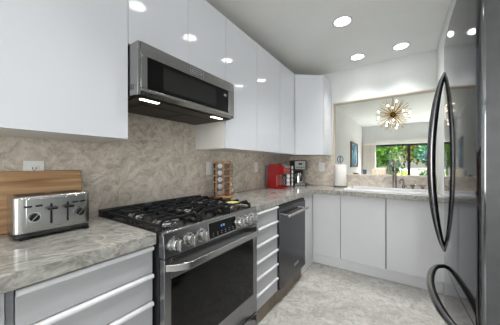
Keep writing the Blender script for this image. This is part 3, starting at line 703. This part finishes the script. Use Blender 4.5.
# drip coffee maker in the corner, turned 45 degrees
c2 = V((.243, 2.415, .9155)); a2_ = math.atan2(-.74, .67); R2 = Matrix.Rotation(a2_, 3, 'Z')
cm = thing('drip_coffee_maker', c2, 'black and steel drip coffee maker in the worktop corner', 'coffee maker')
def cbx(f0, f1, s0, s1, z0, z1): return MB().box(c2.x+f0, c2.x+f1, c2.y+s0, c2.y+s1, z0, z1, a2_, (c2.x, c2.y, 0))
cbx(-.09, .10, -.092, .092, .9156, .955).build('base', M['black'], cm, .006)
cbx(-.09, -.03, -.092, .092, .955, 1.265).build('water_column', mat('taupe_plastic', srgb(96, 92, 84), .35), cm, .006)
cbx(-.03, .10, -.092, .092, 1.135, 1.268).build('brew_head', M['black'], cm, .008)
pn = cbx(.1002, .1035, -.075, .075, 1.142, 1.255).build('front_panel', M['steel'], cm, .002)
cbx(.1036, .1045, -.025, .025, 1.205, 1.228).build('screen', M['black_gloss'], pn)
for s_ in (-.05, -.017, .017, .05): cbx(.1036, .1055, s_-.009, s_+.009, 1.165, 1.176).build('button', M['black'], pn)
cbx(.1002, .1035, -.075, .075, .920, .951).build('base_panel', M['steel'], cm, .002)
cf_ = R2@V((.035, 0, 0)); cx_, cy_ = c2.x+cf_.x, c2.y+cf_.y
ca = thing('carafe', (cx_, cy_, .9555), 'steel thermal carafe with black handle inside the drip coffee maker', 'carafe')
MB().lathe(cx_, cy_, [(.052, .9556), (.058, .96), (.060, 1.03), (.055, 1.075), (.044, 1.095)], 32).build('flask', M['steel_bright'], ca)
MB().lathe(cx_, cy_, [(.045, 1.0952), (.046, 1.108), (.03, 1.118), (0, 1.119)]).build('lid', M['black'], ca)
hh = [R2@V(q) for q in ((.02, .01, 1.108), (.075, .012, 1.105), (.092, .012, 1.085), (.088, .012, 1.02), (.062, .012, .985))]
MB().tube([(cx_+q.x, cy_+q.y, q.z) for q in hh], .009, 10, flat=(1.3, .8)).build('handle', M['black'], ca)

# paper towel
px, py = .783, 2.55
ph = thing('paper_towel_holder', (px, py, .9155), 'bronze-based upright paper towel holder with a loop top at the ledge', 'paper towel holder')
MB().lathe(px, py, [(.082, .9156), (.084, .920), (.080, .930), (0, .931)], 40).build('base', M['bronze'], ph)
MB().cyl((px, py, .931), (px, py, 1.235), .007).build('rod', M['nickel'], ph)
lp = MB()
for a in (0, math.pi/2): lp.tube([(px+.034*math.sin(t_*math.pi/10)*math.cos(a), py+.034*math.sin(t_*math.pi/10)*math.sin(a), 1.277-.044*math.cos(t_*math.pi/10)) for t_ in range(21)], .0055, 8)
lp.build('finial', mat('blue_grey_metal', srgb(120, 140, 160), .2, .8), ph)
mb = MB().lathe(px, py, [(.018, .932), (.074, .932), (.076, .936), (.076, 1.206), (.074, 1.210), (.018, 1.210), (.018, .932)], 40, caps=False)
tag(mb.build('paper_towel_roll', M['paper'], None, 0, (px, py, .932)), 'white paper towel roll standing on its holder left of the sink', 'paper towel')

# sink
sk_ = thing('kitchen_sink', ((SX0+SX1)/2, (SY0+SY1)/2, .9155), 'white porcelain drop-in sink with a raised rim in the back worktop', 'sink')
e = .02
rim = MB().box(SX0-e, SX1+e, SY0-e, SY0+.012, .9155, .934).box(SX0-e, SX1+e, SY1-.012, SY1+e, .9155, .934).box(SX0-e, SX0+.012, SY0+.012, SY1-.012, .9155, .934).box(SX1-.012, SX1+e, SY0+.012, SY1-.012, .9155, .934)
rim.build('rim', M['porcelain'], sk_, .003)
MB().box(SX0+.004, SX0+.012, SY0+.004, SY1-.004, .70, .915).box(SX1-.012, SX1-.004, SY0+.004, SY1-.004, .70, .915).box(SX0+.012, SX1-.012, SY0+.004, SY0+.012, .70, .915).box(SX0+.012, SX1-.012, SY1-.012, SY1-.004, .70, .915).box(SX0+.004, SX1-.004, SY0+.004, SY1-.004, .69, .70).build('basin', M['porcelain'], sk_)
MB().lathe(1.31, 2.37, [(.045, .7002), (.045, .703), (.03, .7035), (0, .702)]).build('drain', M['chrome'], sk_)
# faucet
fx, fy = 1.385, 2.605
fc = thing('kitchen_faucet', (fx, fy, .9155), 'tall brushed nickel faucet with hanging spray head behind the sink', 'faucet')
MB().lathe(fx, fy, [(.030, .9156), (.030, .922), (.023, .932), (.0215, .95)]).build('base', M['nickel'], fc)
MB().lathe(fx, fy, [(.0215, .9501), (.021, 1.12), (.024, 1.135), (.024, 1.165), (.018, 1.185)]).build('body', M['nickel'], fc)
d = V((-.80, -.60, 0)).normalized(); pts = [V((fx, fy, 1.18))]
for i in range(13):
    a = math.pi*i/12; pts.append(V((fx, fy, 1.205))+d*.034*(1-math.cos(a))+V((0, 0, .050*math.sin(a))))
MB().tube(pts, .0135, 12).build('neck', M['nickel'], fc)
e2 = V((fx, fy, 1.203))+d*.068
MB().tube([e2, e2+d*.006+V((0, 0, -.04)), e2+d*.012+V((0, 0, -.09))], [.015, .018, .021], 16).build('spray_head', M['nickel'], fc)
MB().tube([(fx+.024, fy, 1.15), (fx+.032, fy-.012, 1.15), (fx+.036, fy-.03, 1.155)], [.009, .007, .005], 10).build('lever', M['nickel'], fc)
def small_tap(x, y, label):
    t = thing('filter_tap', (x, y, .9155), label, 'tap')
    MB().lathe(x, y, [(.022, .9156), (.022, .922), (.014, .932), (.012, .97)]).build('base', M['nickel'], t)
    q = [V((x, y, .97))]
    for i in range(11):
        a = math.pi*i/10; q.append(V((x, y, 1.005))+V((-.6, -.8, 0))*.030*(1-math.cos(a))+V((0, 0, .032*math.sin(a))))
    q.append(q[-1]-V((0, 0, .02))); MB().tube(q, .008, 10).build('spout', M['nickel'], t)
    MB().tube([(x+.012, y, .955), (x+.035, y-.005, .965)], [.007, .005], 10).build('lever', M['nickel'], t)
small_tap(1.472, 2.605, 'short hooked nickel filter tap just right of the faucet')
def side(x, label, cap):
    t = thing('tap_handle', (x, 2.605, .9155), label, 'tap')
    MB().lathe(x, 2.605, [(.022, .9156), (.022, .922), (.013, .93), (.012, .955), (.016, .962), (.016, .975), (.0, .98)]).build('base', M['nickel'], t)
    MB().tube([(x-.036, 2.60, .972), (x-.012, 2.604, .968), (x+.012, 2.606, .968), (x+.034, 2.61, .978)], [.005, .007, .007, .005], 10).build('lever', M['nickel'], t)
side(1.56, 'low nickel lever handle second right of the faucet', 0)
side(1.652, 'low nickel lever handle nearest the fridge by the sink', 0)

# things on the ledge
LZ = 1.0785
def onledge(x, y=2.735): return x, y
for x0, x1, lb in ((1.138, 1.192, 'cream square candle on the pass-through ledge, left of the pair'), (1.206, 1.288, 'cream square candle on the pass-through ledge, right of the pair')):
    t = thing('candle', ((x0+x1)/2, 2.735, LZ), lb, 'candle')
    MB().box(x0, x1, 2.705, 2.765, LZ, LZ+.072).build('wax', M['cream'], t, .003)
    MB().cyl(((x0+x1)/2, 2.735, LZ+.072), ((x0+x1)/2, 2.735, LZ+.080), .0012, 6).build('wick', M['black'], t)
mb = MB().lathe(1.050, 2.735, [(.020, LZ), (.024, LZ+.062), (.022, LZ+.062), (.018, LZ+.006), (0, LZ+.006)], 24)
tag(mb.build('glass_tumbler', M['tumbler'], None, 0, (1.05, 2.735, LZ)), 'small blue-grey glass on the pass-through ledge', 'glass')
mb = MB().lathe(.945, 2.735, [(.03, LZ), (.045, LZ+.016), (.042, LZ+.016), (.028, LZ+.004), (0, LZ+.004)], 28)
tag(mb.build('small_dish', M['dish'], None, 0, (.945, 2.735, LZ)), 'low brown dish on the ledge right of the paper towel', 'dish')
